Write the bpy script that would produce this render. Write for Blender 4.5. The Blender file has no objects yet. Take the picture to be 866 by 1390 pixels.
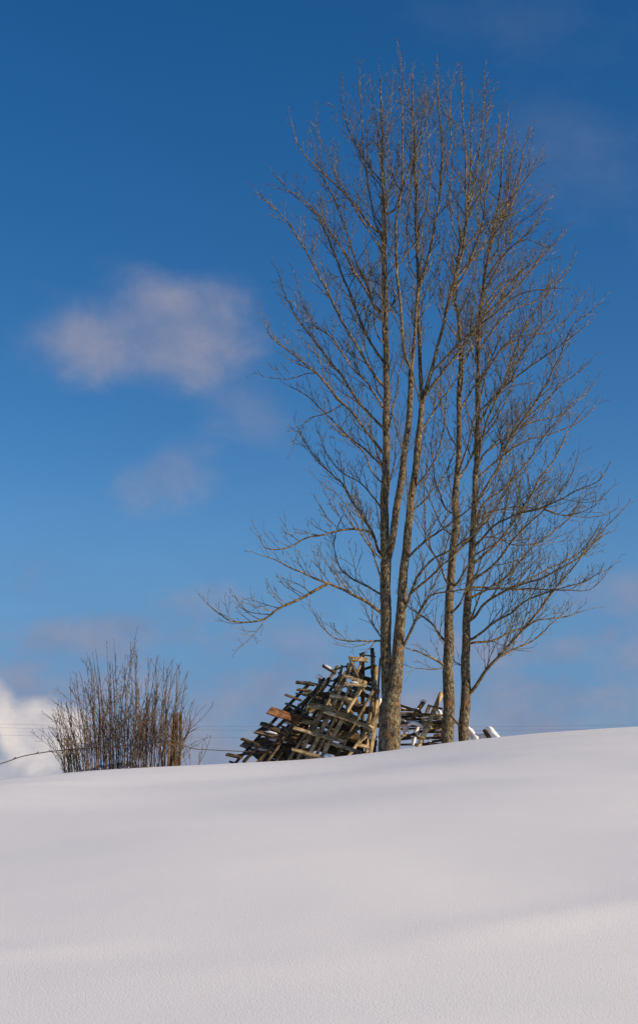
import bpy, math, random
from mathutils import Vector, Matrix, noise as mnoise
R = math.radians
random.seed(7)
sc = bpy.context.scene
col = sc.collection

# ------------------------------------------------------------------ camera
PITCH = R(13.3); F = 1930.0; EYE = 1.6           # F: focal length in photo pixels (866 x 1390)
cam = bpy.data.cameras.new('camera'); cam.sensor_fit = 'VERTICAL'; cam.sensor_height = 36.0
cam.lens = F / 1390 * 36.0; cam.clip_end = 8000; cam.clip_start = 0.1
camo = bpy.data.objects.new('camera', cam); col.objects.link(camo)
camo.location = (0, 0, EYE); camo.rotation_euler = (R(90) + PITCH, 0, 0)
sc.camera = camo

def ray(px, py):
    dx = (px - 433) / F; dy = (695 - py) / F
    return Vector((dx, math.cos(PITCH) - dy * math.sin(PITCH), math.sin(PITCH) + dy * math.cos(PITCH)))
def P(px, py, D):
    r = ray(px, py); return Vector((0, 0, EYE)) + r * (D / r.y)

# ------------------------------------------------------------------ light and exposure
SUN_EL = 22.5; SUN_AZ = 112.0                     # azimuth clockwise from +Y
SKY_STRENGTH = 0.078
vs = sc.view_settings
vs.view_transform = 'Standard'; vs.look = 'None'; vs.gamma = 1; vs.use_curve_mapping = False
vs.exposure = 0.30
sun = bpy.data.lights.new('sun', 'SUN'); sun.energy = 4.35; sun.angle = R(0.53); sun.color = (1.0, 0.825, 0.58)
suno = bpy.data.objects.new('sun', sun); col.objects.link(suno)
sd = Vector((math.sin(R(SUN_AZ)) * math.cos(R(SUN_EL)), math.cos(R(SUN_AZ)) * math.cos(R(SUN_EL)), math.sin(R(SUN_EL))))
suno.rotation_euler = sd.to_track_quat('Z', 'Y').to_euler(); suno.location = (0, 0, 60)

def ramp_n(N, L, fac, stops):
    r = N.new('ShaderNodeValToRGB'); L.new(fac, r.inputs[0]); cr = r.color_ramp
    while len(cr.elements) < len(stops): cr.elements.new(0.5)
    for e, (p, c) in zip(cr.elements, stops): e.position = p; e.color = (*c, 1)
    return r.outputs[0]
world = bpy.data.worlds.new('World'); sc.world = world; world.use_nodes = True
def make_world():
    nt = world.node_tree; N = nt.nodes; L = nt.links; N.clear()
    def math_(op, a, b=None, c=None, clamp=False):
        n = N.new('ShaderNodeMath'); n.operation = op; n.use_clamp = clamp
        for i, v in enumerate((a, b, c)):
            if v is None: continue
            if isinstance(v, (int, float)): n.inputs[i].default_value = v
            else: L.new(v, n.inputs[i])
        return n.outputs[0]
    def vdot(v, c):
        n = N.new('ShaderNodeVectorMath'); n.operation = 'DOT_PRODUCT'; L.new(v, n.inputs[0]); n.inputs[1].default_value = c
        return n.outputs['Value']
    out = N.new('ShaderNodeOutputWorld')
    sky = N.new('ShaderNodeTexSky'); sky.sky_type = 'NISHITA'; sky.sun_disc = False
    sky.sun_elevation = R(SUN_EL); sky.sun_rotation = R(SUN_AZ)
    sky.air_density = 1.0; sky.dust_density = 0.2; sky.ozone_density = 1.6; sky.altitude = 900
    hs = N.new('ShaderNodeHueSaturation'); hs.inputs['Saturation'].default_value = 1.41; hs.inputs['Value'].default_value = 1.17; hs.inputs['Hue'].default_value = 0.506
    L.new(sky.outputs[0], hs.inputs['Color'])
    bg = N.new('ShaderNodeBackground'); bg.inputs['Strength'].default_value = SKY_STRENGTH
    L.new(hs.outputs[0], bg.inputs['Color'])
    tc = N.new('ShaderNodeTexCoord'); nz = N.new('ShaderNodeVectorMath'); nz.operation = 'NORMALIZE'
    L.new(tc.outputs['Generated'], nz.inputs[0]); d = nz.outputs[0]
    def nse(scale, detail, rough, zs=1.6):
        mp = N.new('ShaderNodeMapping'); mp.inputs['Scale'].default_value = (1, 1, zs); L.new(d, mp.inputs[0])
        n = N.new('ShaderNodeTexNoise'); n.inputs['Scale'].default_value = scale; n.inputs['Detail'].default_value = detail
        n.inputs['Roughness'].default_value = rough; n.inputs['Distortion'].default_value = 0.25
        L.new(mp.outputs[0], n.inputs['Vector']); return n.outputs['Fac']
    nA = nse(17, 8, 0.58); nB = nse(20, 8, 0.53, 1.3)
    def blob(px, py, rx, ry, soft, amt, nn, ang=0.0):
        c = ray(px, py).normalized(); right = Vector((0, 0, 1)).cross(c).normalized() * -1; up = right.cross(c).normalized()
        if up.z < 0: up = -up
        ca, sa = math.cos(ang), math.sin(ang); r2 = right * ca + up * sa; u2 = up * ca - right * sa
        a = math_('MULTIPLY', math_('SUBTRACT', vdot(d, r2), c.dot(r2)), F / rx)
        b = math_('MULTIPLY', math_('SUBTRACT', vdot(d, u2), c.dot(u2)), F / ry)
        rr = math_('SQRT', math_('ADD', math_('MULTIPLY', a, a), math_('MULTIPLY', b, b)))
        v = math_('ADD', math_('SUBTRACT', 1.0, rr), math_('MULTIPLY', math_('SUBTRACT', nn, 0.5), amt))
        mr = N.new('ShaderNodeMapRange'); mr.interpolation_type = 'SMOOTHSTEP'
        L.new(v, mr.inputs['Value']); mr.inputs['From Min'].default_value = 0.0; mr.inputs['From Max'].default_value = soft
        front = math_('GREATER_THAN', vdot(d, c), 0.0)
        return math_('MULTIPLY', mr.outputs[0], front)
    def grow(cur, m, s):
        m = math_('MULTIPLY', m, s)
        # screen combination: 1-(1-a)(1-b)
        return m if cur is None else math_('SUBTRACT', math_('ADD', cur, m), math_('MULTIPLY', cur, m))
    thin = None
    for (px, py, rx, ry, soft, amt, s, ang, nn) in (
        (205, 450, 200, 95, 0.8, 0.9, 0.52, 0.0, nB), (275, 440, 110, 90, 0.9, 0.8, 0.50, 0.0, nB), (115, 465, 130, 70, 1.0, 1.0, 0.40, 0.0, nB), (300, 505, 100, 60, 1.1, 1.0, 0.22, -0.3, nB),
        (345, 560, 110, 55, 1.1, 1.6, 0.22, -0.6, nB),
        (225, 645, 110, 58, 1.0, 1.5, 0.42, 0.4, nB), (262, 815, 95, 34, 1.0, 1.5, 0.42, 0.05, nB),
        (110, 862, 200, 34, 1.0, 2.4, 0.30, 0.05, nA), (410, 868, 180, 36, 1.1, 1.6, 0.32, 0.0, nA),
        (120, 935, 240, 40, 1.0, 1.8, 0.45, 0.0, nA), (740, 890, 160, 34, 1.0, 1.8, 0.35, 0.0, nA), (850, 800, 110, 42, 1.0, 1.6, 0.42, 0.1, nA), (800, 225, 190, 95, 1.4, 2.0, 0.16, -0.5, nA),
        (700, 30, 170, 60, 1.2, 2.0, 0.10, -0.3, nA), (560, 240, 90, 40, 1.2, 2.0, 0.08, -0.3, nA)):
        thin = grow(thin, blob(px, py, rx, ry, soft, amt, nn, ang), s)
    # a veil lying along the horizon all round
    el = vdot(d, (0, 0, 1))
    v = math_('ADD', math_('SUBTRACT', 0.27, el), math_('MULTIPLY', math_('SUBTRACT', nA, 0.5), 0.10))
    mr = N.new('ShaderNodeMapRange'); mr.interpolation_type = 'SMOOTHSTEP'; L.new(v, mr.inputs['Value'])
    mr.inputs['From Min'].default_value = 0.0; mr.inputs['From Max'].default_value = 0.17
    cl = N.new('ShaderNodeBackground'); L.new(ramp_n(N, L, nB, [(0.36, (0.205, 0.235, 0.345)), (0.66, (0.315, 0.300, 0.365))]), cl.inputs['Color']); cl.inputs['Strength'].default_value = 0.90
    veil = N.new('ShaderNodeBackground'); veil.inputs['Color'].default_value = (0.088, 0.205, 0.400, 1); veil.inputs['Strength'].default_value = 0.95
    m0 = N.new('ShaderNodeMixShader'); L.new(math_('MULTIPLY', mr.outputs[0], 0.80), m0.inputs[0]); L.new(bg.outputs[0], m0.inputs[1]); L.new(veil.outputs[0], m0.inputs[2])
    v = math_('ADD', math_('SUBTRACT', 0.165, el), math_('MULTIPLY', math_('SUBTRACT', nA, 0.5), 0.22))
    mr = N.new('ShaderNodeMapRange'); mr.interpolation_type = 'SMOOTHSTEP'; L.new(v, mr.inputs['Value'])
    mr.inputs['From Min'].default_value = 0.0; mr.inputs['From Max'].default_value = 0.12
    thin = grow(thin, mr.outputs[0], 0.80)
    m1 = N.new('ShaderNodeMixShader'); L.new(thin, m1.inputs[0]); L.new(m0.outputs[0], m1.inputs[1]); L.new(cl.outputs[0], m1.inputs[2])
    puff = None
    for (px, py, rx, ry, soft, amt, s) in ((52, 1000, 78, 62, 0.40, 1.1, 0.95), (-25, 965, 60, 45, 0.45, 1.0, 0.9), (20, 1062, 160, 50, 0.6, 1.0, 0.6), (-140, 1020, 160, 90, 0.4, 1.2, 0.9)):
        puff = grow(puff, blob(px, py, rx, ry, soft, amt, nB), s)
    ramp = N.new('ShaderNodeValToRGB'); L.new(nA, ramp.inputs[0])
    ramp.color_ramp.elements[0].position = 0.36; ramp.color_ramp.elements[0].color = (0.36, 0.36, 0.42, 1)
    ramp.color_ramp.elements[1].position = 0.62; ramp.color_ramp.elements[1].color = (0.66, 0.60, 0.57, 1)
    pc = N.new('ShaderNodeBackground'); L.new(ramp.outputs[0], pc.inputs['Color']); pc.inputs['Strength'].default_value = 0.95
    m2 = N.new('ShaderNodeMixShader'); L.new(puff, m2.inputs[0]); L.new(m1.outputs[0], m2.inputs[1]); L.new(pc.outputs[0], m2.inputs[2])
    L.new(m2.outputs[0], out.inputs['Surface'])
make_world()

# ------------------------------------------------------------------ helpers
def tag(o, label=None, cat=None, group=None, kind=None):
    if label: o['label'] = label
    if cat: o['category'] = cat
    if group: o['group'] = group
    if kind: o['kind'] = kind
    return o
def empty(name, loc):
    o = bpy.data.objects.new(name, None); o.location = loc; o.empty_display_size = 0.3; col.objects.link(o); return o

class MB:
    def __init__(s): s.v = []; s.f = []
    def tube(s, pts, rad, sides=4, cap=True, lump=0.0, lscale=6.0, squash=None):
        n = len(pts); base = len(s.v); t = (pts[1] - pts[0]).normalized()
        a = t.orthogonal().normalized(); b = t.cross(a)
        for i in range(n):
            if i == 0: tt = pts[1] - pts[0]
            elif i == n - 1: tt = pts[-1] - pts[-2]
            else: tt = pts[i + 1] - pts[i - 1]
            tt.normalize(); a = (a - tt * a.dot(tt))
            if a.length < 1e-6: a = tt.orthogonal()
            a.normalize(); b = tt.cross(a)
            for k in range(sides):
                an = 2 * math.pi * k / sides
                off = a * math.cos(an) + b * math.sin(an); r = rad[i]
                if squash: off.z *= squash
                if lump:
                    q = pts[i] + off * r
                    r *= 1 + lump * (mnoise.noise(q * lscale) + 0.5 * mnoise.noise(q * lscale * 2.7))
                s.v.append(pts[i] + off * r)
        for i in range(n - 1):
            for k in range(sides):
                k2 = (k + 1) % sides
                s.f.append((base + i * sides + k, base + i * sides + k2, base + (i + 1) * sides + k2, base + (i + 1) * sides + k))
        if cap:
            s.f.append(tuple(base + (n - 1) * sides + k for k in range(sides)))
            s.f.append(tuple(base + k for k in reversed(range(sides))))
    def build(s, name, mat, parent=None, origin=None, smooth=True):
        o0 = Vector(origin) if origin is not None else (Vector(parent.location) if parent is not None and parent.type == 'EMPTY' else Vector((0, 0, 0)))
        me = bpy.data.meshes.new(name)
        me.from_pydata([tuple(p - o0) for p in s.v], [], s.f); me.materials.append(mat)
        if smooth: me.shade_smooth()
        me.update()
        o = bpy.data.objects.new(name, me); col.objects.link(o)
        if parent is not None:
            o.parent = parent
        elif origin is not None: o.location = o0
        return o

def nodes_mat(name):
    m = bpy.data.materials.new(name); m.use_nodes = True; nt = m.node_tree
    b = nt.nodes['Principled BSDF']; return m, nt.nodes, nt.links, b
def noise_n(N, L, vec, scale, detail=6, rough=0.55, dist=0.0):
    n = N.new('ShaderNodeTexNoise'); n.inputs['Scale'].default_value = scale; n.inputs['Detail'].default_value = detail
    n.inputs['Roughness'].default_value = rough; n.inputs['Distortion'].default_value = dist
    if vec is not None: L.new(vec, n.inputs['Vector'])
    return n.outputs['Fac']
def mix_n(N, L, fac, a, b, mode='MIX'):
    m = N.new('ShaderNodeMix'); m.data_type = 'RGBA'; m.blend_type = mode
    if isinstance(fac, float): m.inputs[0].default_value = fac
    else: L.new(fac, m.inputs[0])
    for i, v in ((6, a), (7, b)):
        if isinstance(v, tuple): m.inputs[i].default_value = (*v, 1)
        else: L.new(v, m.inputs[i])
    return m.outputs[2]
def bump_n(N, L, h, strength, dist, prev=None):
    b = N.new('ShaderNodeBump'); b.inputs['Strength'].default_value = strength; b.inputs['Distance'].default_value = dist
    L.new(h, b.inputs['Height'])
    if prev is not None: L.new(prev, b.inputs['Normal'])
    return b.outputs[0]
def mapped(N, L, scale):
    tc = N.new('ShaderNodeTexCoord'); mp = N.new('ShaderNodeMapping'); mp.inputs['Scale'].default_value = scale
    L.new(tc.outputs['Object'], mp.inputs[0]); return mp.outputs[0]

def bark_material():
    m, N, L, b = nodes_mat('bark')
    v = mapped(N, L, (1, 1, 0.45)); v1 = mapped(N, L, (1, 1, 1))
    base = ramp_n(N, L, noise_n(N, L, v, 26, 8, 0.65), [(0.40, (0.026, 0.019, 0.012)), (0.51, (0.120, 0.090, 0.055)), (0.66, (0.270, 0.210, 0.130))])
    lich = ramp_n(N, L, noise_n(N, L, v1, 9, 9, 0.7), [(0.53, (0, 0, 0)), (0.60, (.8, .8, .8))])
    c = mix_n(N, L, lich, base, (0.27, 0.245, 0.155))
    org = ramp_n(N, L, noise_n(N, L, v1, 5.3, 8, 0.7, 0.5), [(0.55, (0, 0, 0)), (0.62, (0.75, 0.75, 0.75))])
    c = mix_n(N, L, org, c, (0.26, 0.135, 0.045))
    L.new(c, b.inputs['Base Color']); b.inputs['Roughness'].default_value = 0.9; b.inputs['Specular IOR Level'].default_value = 0.25
    vo = N.new('ShaderNodeTexVoronoi'); vo.feature = 'DISTANCE_TO_EDGE'; vo.inputs['Scale'].default_value = 22; L.new(mapped(N, L, (1, 1, 0.35)), vo.inputs['Vector'])
    n1 = bump_n(N, L, vo.outputs['Distance'], 0.8, 0.03)
    L.new(bump_n(N, L, noise_n(N, L, v, 45, 8, 0.7), 1.0, 0.02, n1), b.inputs['Normal'])
    return m
def twig_material(name, dark, mid, light, sc_=7):
    m, N, L, b = nodes_mat(name)
    v = mapped(N, L, (1, 1, 1))
    c = ramp_n(N, L, noise_n(N, L, v, sc_, 6, 0.7), [(0.35, dark), (0.52, mid), (0.66, light)])
    L.new(c, b.inputs['Base Color']); b.inputs['Roughness'].default_value = 0.75; b.inputs['Specular IOR Level'].default_value = 0.3
    return m
def wood_material(name, dark, mid, light, tint=None):
    m, N, L, b = nodes_mat(name)
    v = mapped(N, L, (1.2, 30, 30)); v1 = mapped(N, L, (3, 3, 3))
    oi = N.new('ShaderNodeObjectInfo')
    w = N.new('ShaderNodeVectorMath'); w.operation = 'ADD'; L.new(v, w.inputs[0])
    cmb = N.new('ShaderNodeCombineXYZ'); mu = N.new('ShaderNodeMath'); mu.operation = 'MULTIPLY'; mu.inputs[1].default_value = 37
    L.new(oi.outputs['Random'], mu.inputs[0]); L.new(mu.outputs[0], cmb.inputs[0]); L.new(mu.outputs[0], cmb.inputs[1]); L.new(cmb.outputs[0], w.inputs[1])
    g = noise_n(N, L, w.outputs[0], 1.6, 8, 0.65)
    c = ramp_n(N, L, g, [(0.36, dark), (0.5, mid), (0.66, light)])
    st = ramp_n(N, L, noise_n(N, L, v1, 2.5, 6, 0.6), [(0.42, (0.45, 0.42, 0.40)), (0.6, (1, 1, 1))])
    c = mix_n(N, L, 1.0, c, st, 'MULTIPLY')
    hv = N.new('ShaderNodeHueSaturation'); L.new(c, hv.inputs['Color'])
    mr = N.new('ShaderNodeMapRange'); L.new(oi.outputs['Random'], mr.inputs[0]); mr.inputs[3].default_value = 0.55; mr.inputs[4].default_value = 1.35
    L.new(mr.outputs[0], hv.inputs['Value'])
    L.new(hv.outputs[0], b.inputs['Base Color']); b.inputs['Roughness'].default_value = 0.85; b.inputs['Specular IOR Level'].default_value = 0.25
    L.new(bump_n(N, L, g, 0.8, 0.01), b.inputs['Normal'])
    return m
def snow_material():
    m, N, L, b = nodes_mat('snow')
    v = mapped(N, L, (1, 1, 1))
    L.new(ramp_n(N, L, noise_n(N, L, v, 0.5, 4, 0.5), [(0.3, (0.84, 0.82, 0.815)), (0.7, (0.88, 0.855, 0.84))]), b.inputs['Base Color'])
    b.inputs['Roughness'].default_value = 0.72; b.inputs['Specular IOR Level'].default_value = 0.25
    n0 = bump_n(N, L, noise_n(N, L, v, 2.2, 3, 0.5), 0.2, 0.015)
    n1 = bump_n(N, L, noise_n(N, L, v, 16, 4, 0.6), 0.15, 0.005, n0)
    n2 = bump_n(N, L, noise_n(N, L, v, 85, 3, 0.75), 0.7, 0.0042, n1)
    L.new(n2, b.inputs['Normal'])
    return m
def plain(name, c, rough=0.6, metal=0.0):
    m, N, L, b = nodes_mat(name)
    v = mapped(N, L, (1, 1, 1))
    L.new(ramp_n(N, L, noise_n(N, L, v, 20, 4, 0.6), [(0.3, tuple(x * 0.7 for x in c)), (0.7, c)]), b.inputs['Base Color'])
    b.inputs['Roughness'].default_value = rough; b.inputs['Metallic'].default_value = metal
    return m
BARK = bark_material()
LIMB = twig_material('limb_bark', (0.022, 0.017, 0.011), (0.125, 0.091, 0.050), (0.38, 0.265, 0.125), 13)  # bark mottle; the orange light stop also paints in sunlit bits
TWIG = twig_material('twig_bark', (0.036, 0.030, 0.019), (0.140, 0.110, 0.062), (0.35, 0.28, 0.155), 8)
SHRUB = twig_material('shrub_bark', (0.038, 0.025, 0.017), (0.145, 0.092, 0.052), (0.30, 0.20, 0.10), 6)
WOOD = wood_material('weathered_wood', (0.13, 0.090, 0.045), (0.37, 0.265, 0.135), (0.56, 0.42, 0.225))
DARKWOOD = wood_material('dark_shaded_weathered_wood', (0.040, 0.028, 0.016), (0.125, 0.088, 0.047), (0.26, 0.185, 0.10))  # dark copy of the wood: shade on the heap's left and inside put into colour
PALEWOOD = wood_material('sunlit_pale_wood', (0.20, 0.145, 0.08), (0.50, 0.375, 0.20), (0.68, 0.53, 0.31))  # pale copy of the wood: sunlight on the heap's boards put into the colour
YELLOWWOOD = wood_material('yellowed_wood', (0.10, 0.07, 0.03), (0.36, 0.25, 0.11), (0.52, 0.38, 0.18))
REDWOOD = wood_material('reddish_brown_wood', (0.055, 0.025, 0.012), (0.16, 0.072, 0.032), (0.26, 0.125, 0.06))
MOSSY = wood_material('lichen_covered_wood', (0.03, 0.02, 0.01), (0.075, 0.05, 0.024), (0.19, 0.135, 0.055))
SNOW = snow_material()
WIRE = plain('rusty_wire', (0.10, 0.075, 0.065), 0.6, 0.4)
CABLE = plain('cable', (0.12, 0.12, 0.13), 0.6)

# ------------------------------------------------------------------ terrain
YC = 32.6                                          # distance of the crest of the hill
crest_px = [(-420, 1160), (-200, 1128), (0, 1083), (50, 1065), (85, 1055), (140, 1047), (200, 1042), (300, 1037), (400, 1032), (460, 1027), (528, 1019), (600, 1009), (660, 1002),
            (720, 996), (800, 990), (866, 986), (1000, 978), (1300, 968)]
CX = []
for px, py in crest_px:
    r = ray(px, py); CX.append((r.x / r.y * YC, r.z / r.y))
def crestT(x):
    if x <= CX[0][0]: return CX[0][1]
    if x >= CX[-1][0]: return CX[-1][1]
    for (a, b), (a2, b2) in zip(CX, CX[1:]):
        if a <= x <= a2:
            return b + (b2 - b) * (x - a) / (a2 - a)
def Tsm(x):
    return sum(crestT(x + k * 0.16) * w for k, w in ((-3, 1), (-2, 2), (-1, 3), (0, 4), (1, 3), (2, 2), (3, 1))) / 16.0
def bump2(x, y, cx, cy, rx, ry, h, ang=0.0):
    dx, dy = x - cx, y - cy; c, s = math.cos(ang), math.sin(ang)
    u = (dx * c + dy * s) / rx; v = (-dx * s + dy * c) / ry
    return h * math.exp(-(u * u + v * v))
def terrain(x, y):
    T = Tsm(x)
    if y <= YC:
        yy = max(y, -60.0); g = 1.6 * ((YC - max(yy, 0)) / YC) ** 2 - (0.098 * min(yy, 0) if yy < 0 else 0)
        if yy < 0: g = 1.6 - 0.098 * yy * 1.0
        z = EYE + max(yy, 0) * T - g
        if yy < 0: z = EYE + yy * T * 0.3 - g
    else:
        dy = y - YC
        g = 0.02 * dy * dy if dy < 8 else 1.28 + 0.32 * (dy - 8)
        dd = min(dy, 60)
        z = EYE + YC * T + dd * T * 0.6 - min(g, 14)
    # wind-shaped relief, dying out towards the crest
    fade = max(0.0, min(1.0, (YC - 3.5 - y) / 8.0)) if y < YC else 0.0
    near = max(0.0, min(1.0, 1 - max(0, abs(x) - 60) / 60))
    if fade > 0 and near > 0 and y > -60:
        w = Vector((x * 0.22 + 3.1 + y * .08, y * 0.24 - 1.2, 0.3))
        rel = 0.15 * mnoise.noise(w) + 0.020 * mnoise.noise(Vector((x * 0.35 + 9 + y * .15, y * 0.5, 4.0))) + 0.004 * mnoise.noise(Vector((x * 1.1, y * 1.6, 8.0)))
        rel += bump2(x, y, 1.35, 8.35, 1.1, 0.26, 0.017, 0.60) + bump2(x, y, -1.5, 7.75, 0.55, 0.20, 0.016, 0.08) + bump2(x, y, -0.2, 7.3, 0.7, 0.25, 0.008, 0.2)
        rel += bump2(x, y, -3.9, 20.5, 1.3, 0.9, 0.05, 0.3)
        z += rel * fade * near
    return z
def graded(lo, hi, step, far, growth=1.25):
    a = []; v = lo
    while v <= hi + 1e-6: a.append(v); v += step
    s = step; v = hi; up = []
    while v < far: s *= growth; v += s; up.append(v)
    s = step; v = lo; dn = []
    while v > -far: s *= growth; v -= s; dn.append(v)
    return dn[::-1] + a + up
xs = graded(-13, 13, 0.11, 2500); ys = [v for v in graded(4, 38, 0.16, 2500) if v < 4] + [4 + 0.08 * i for i in range(126)] + [v for v in graded(4, 38, 0.16, 2500) if v > 14.01]
tm = MB()
for y in ys:
    for x in xs: tm.v.append(Vector((x, y, terrain(x, y))))
nx = len(xs)
for j in range(len(ys) - 1):
    for i in range(nx - 1):
        tm.f.append((j * nx + i, j * nx + i + 1, (j + 1) * nx + i + 1, (j + 1) * nx + i))
tag(tm.build('ground', SNOW), 'smooth untouched snow slope rising to the right', 'snow', kind='structure')

# ------------------------------------------------------------------ trees
def resample(pts, step):
    """Catmull-Rom through pts of equal tuples"""
    out = []; n = len(pts)
    for i in range(n - 1):
        p0 = pts[max(i - 1, 0)]; p1 = pts[i]; p2 = pts[i + 1]; p3 = pts[min(i + 2, n - 1)]
        seg = (p2[0] - p1[0]).length; k = max(1, int(seg / step))
        for j in range(k):
            t = j / k
            q = 0.5 * ((2 * p1[0]) + (p2[0] - p0[0]) * t + (2 * p0[0] - 5 * p1[0] + 4 * p2[0] - p3[0]) * t * t + (3 * p1[0] - p0[0] - 3 * p2[0] + p3[0]) * t ** 3)
            out.append((q, p1[1] + (p2[1] - p1[1]) * t))
    out.append(pts[-1]); return out

UP = Vector((0, 0, 1))
def grow(mb, p, d, L_, r, lvl, rng, trop=0.12):
    """a side branch with its own side twigs"""
    step = 0.055 if lvl >= 2 else 0.085
    n = max(2, int(L_ / step)); step = L_ / n
    pts = [p.copy()]; rad = [r]; dirs = [d.copy()]
    wob = Vector((rng.uniform(-1, 1), rng.uniform(-1, 1), rng.uniform(-1, 1))) * 0.07
    for i in range(n):
        if rng.random() < 0.35: wob = Vector((rng.uniform(-1, 1), rng.uniform(-1, 1), rng.uniform(-1, 1))) * 0.10
        d = (d + wob + UP * trop).normalized()
        pts.append(pts[-1] + d * step); dirs.append(d.copy())
        rad.append(r + (RMIN - r) * ((i + 1) / n) ** 0.9)
    mb.tube(pts, rad, 3 if lvl >= 2 else 4, cap=False)
    if lvl >= 3: return
    gap = (0.15, 0.13, 0.10)[min(lvl - 1, 2)]
    t = gap * rng.uniform(0.8, 1.8); az = rng.uniform(0, 6.28)
    while t < L_ * 0.97:
        i = min(n - 1, int(t / step)); dd = dirs[i]
        a = dd.orthogonal().normalized(); b = dd.cross(a)
        az += math.pi + rng.uniform(-0.9, 0.9)
        side = a * math.cos(az) + b * math.sin(az)
        ang = R(rng.uniform(24, 50))
        nd = (dd * math.cos(ang) + side * math.sin(ang) + UP * 0.10).normalized()
        rem = L_ - t
        if lvl == 1: ll = min(0.8, (0.12 + rem * rng.uniform(0.2, 0.6)))
        else: ll = rng.uniform(0.05, 0.14) + rem * rng.uniform(0.15, 0.5)
        if rng.random() < 0.25: ll *= 0.4
        grow(mb, pts[i + 1], nd, ll, max(RMIN, rad[i] * 0.72), lvl + 1, rng, trop * 1.2)
        t += gap * rng.uniform(0.5, 1.9)
RMIN = 0.0048
PXM = 1 / 58.0

WOODPTS = {}
def spray(pts, rad, lo, root, rng, dens=1.0, lmax=1.35, trop=0.055, t0=0.12, w1=0.008, k=1.0):
    tw = MB(); total = sum((b - a).length for a, b in zip(pts, pts[1:])); s = 0.0
    nxt = total * t0 + rng.uniform(0, 0.15); az = rng.uniform(0, 6.28)
    for i in range(1, len(pts) - 1):
        s += (pts[i] - pts[i - 1]).length
        if s >= nxt:
            dd = (pts[i + 1] - pts[i - 1]).normalized()
            a = dd.orthogonal().normalized(); b = dd.cross(a); az += math.pi + rng.uniform(-1.0, 1.0)
            side = a * math.cos(az) + b * math.sin(az)
            if side.z < -0.35 and rng.random() < 0.7: side.z *= -1
            ang = R(rng.uniform(26, 52)); nd = (dd * math.cos(ang) + side * math.sin(ang) + UP * 0.20).normalized()
            rem = total - s
            ll = min(lmax, 0.24 + rem * rng.uniform(0.18, 0.6)) * rng.uniform(0.6, 1.2) * k
            if rng.random() < 0.22: ll = rng.uniform(0.06, 0.25)
            grow(tw, pts[i], nd, ll, max(RMIN * 1.2, min(rad[i] * 0.6, 0.0065 + ll * 0.0085)), 1, rng, trop)
            nxt = s + rng.uniform(0.05, 0.175) / dens
    dd = (pts[-1] - pts[-2]).normalized()
    grow(tw, pts[-1], dd, rng.uniform(0.25, 0.45), w1, 1, rng, 0.05)
    o = tw.build('twigs', TWIG, None); o.parent = lo; o['kind'] = 'stuff'
    off = Vector(root.location)
    for vv in o.data.vertices: vv.co -= off

def limb_from_points(root, wpts, w0, w1, rng, dens=1.0, lmax=1.35, trop=0.055, t0=0.12):
    """wpts: world points; w0/w1 radii in metres"""
    n = len(wpts)
    pr = resample([(p, w0 + (w1 - w0) * (i / (n - 1)) ** 0.8) for i, p in enumerate(wpts)], 0.10)
    pts = []; rad = []
    for i, (p, r) in enumerate(pr):
        j = Vector((mnoise.noise(p * 1.9), mnoise.noise(p * 1.9 + Vector((7, 3, 1))), mnoise.noise(p * 1.9 + Vector((1, 9, 5))))) * 0.035
        j += Vector((mnoise.noise(p * 6), mnoise.noise(p * 6 + Vector((7, 3, 1))), mnoise.noise(p * 6 + Vector((1, 9, 5))))) * 0.014
        pts.append(p + j * min(1, i / 4)); rad.append(r * (1 + 0.10 * mnoise.noise(p * 9)))
    WOODPTS.setdefault(root.name, []).extend(pts)
    m = MB(); m.tube(pts, rad, 7, cap=True)
    lo = m.build('limb', LIMB, root)
    spray(pts, rad, lo, root, rng, dens, lmax, trop, t0, w1)
    return lo

def px_limb(root, D0, path, w0, w1, dep, rng, **k):
    """path in photo pixels; D0 distance at the start, dep = how far the tip swings towards (-) or away (+)"""
    n = len(path); L2 = [0.0]
    for a, b in zip(path, path[1:]): L2.append(L2[-1] + math.hypot(a[0] - b[0], a[1] - b[1]))
    s0 = P(path[0][0], path[0][1], D0); best = None     # spring from the wood that is already there
    for q in WOODPTS.get(root.name, ()):
        dd = (q.x - s0.x) ** 2 + (q.z - s0.z) ** 2 + 0.02 * (q.y - s0.y) ** 2
        if best is None or dd < best[0]: best = (dd, q)
    if best and best[0] < 0.30 ** 2: D0 = best[1].y
    pts = [P(x, y, D0 + dep * (L2[i] / L2[-1]) ** 0.9) for i, (x, y) in enumerate(path)]
    if best and best[0] < 0.30 ** 2: pts[0] = best[1].copy()
    return limb_from_points(root, pts, w0 * PXM / 2, w1 * PXM / 2, rng, **k)

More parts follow.
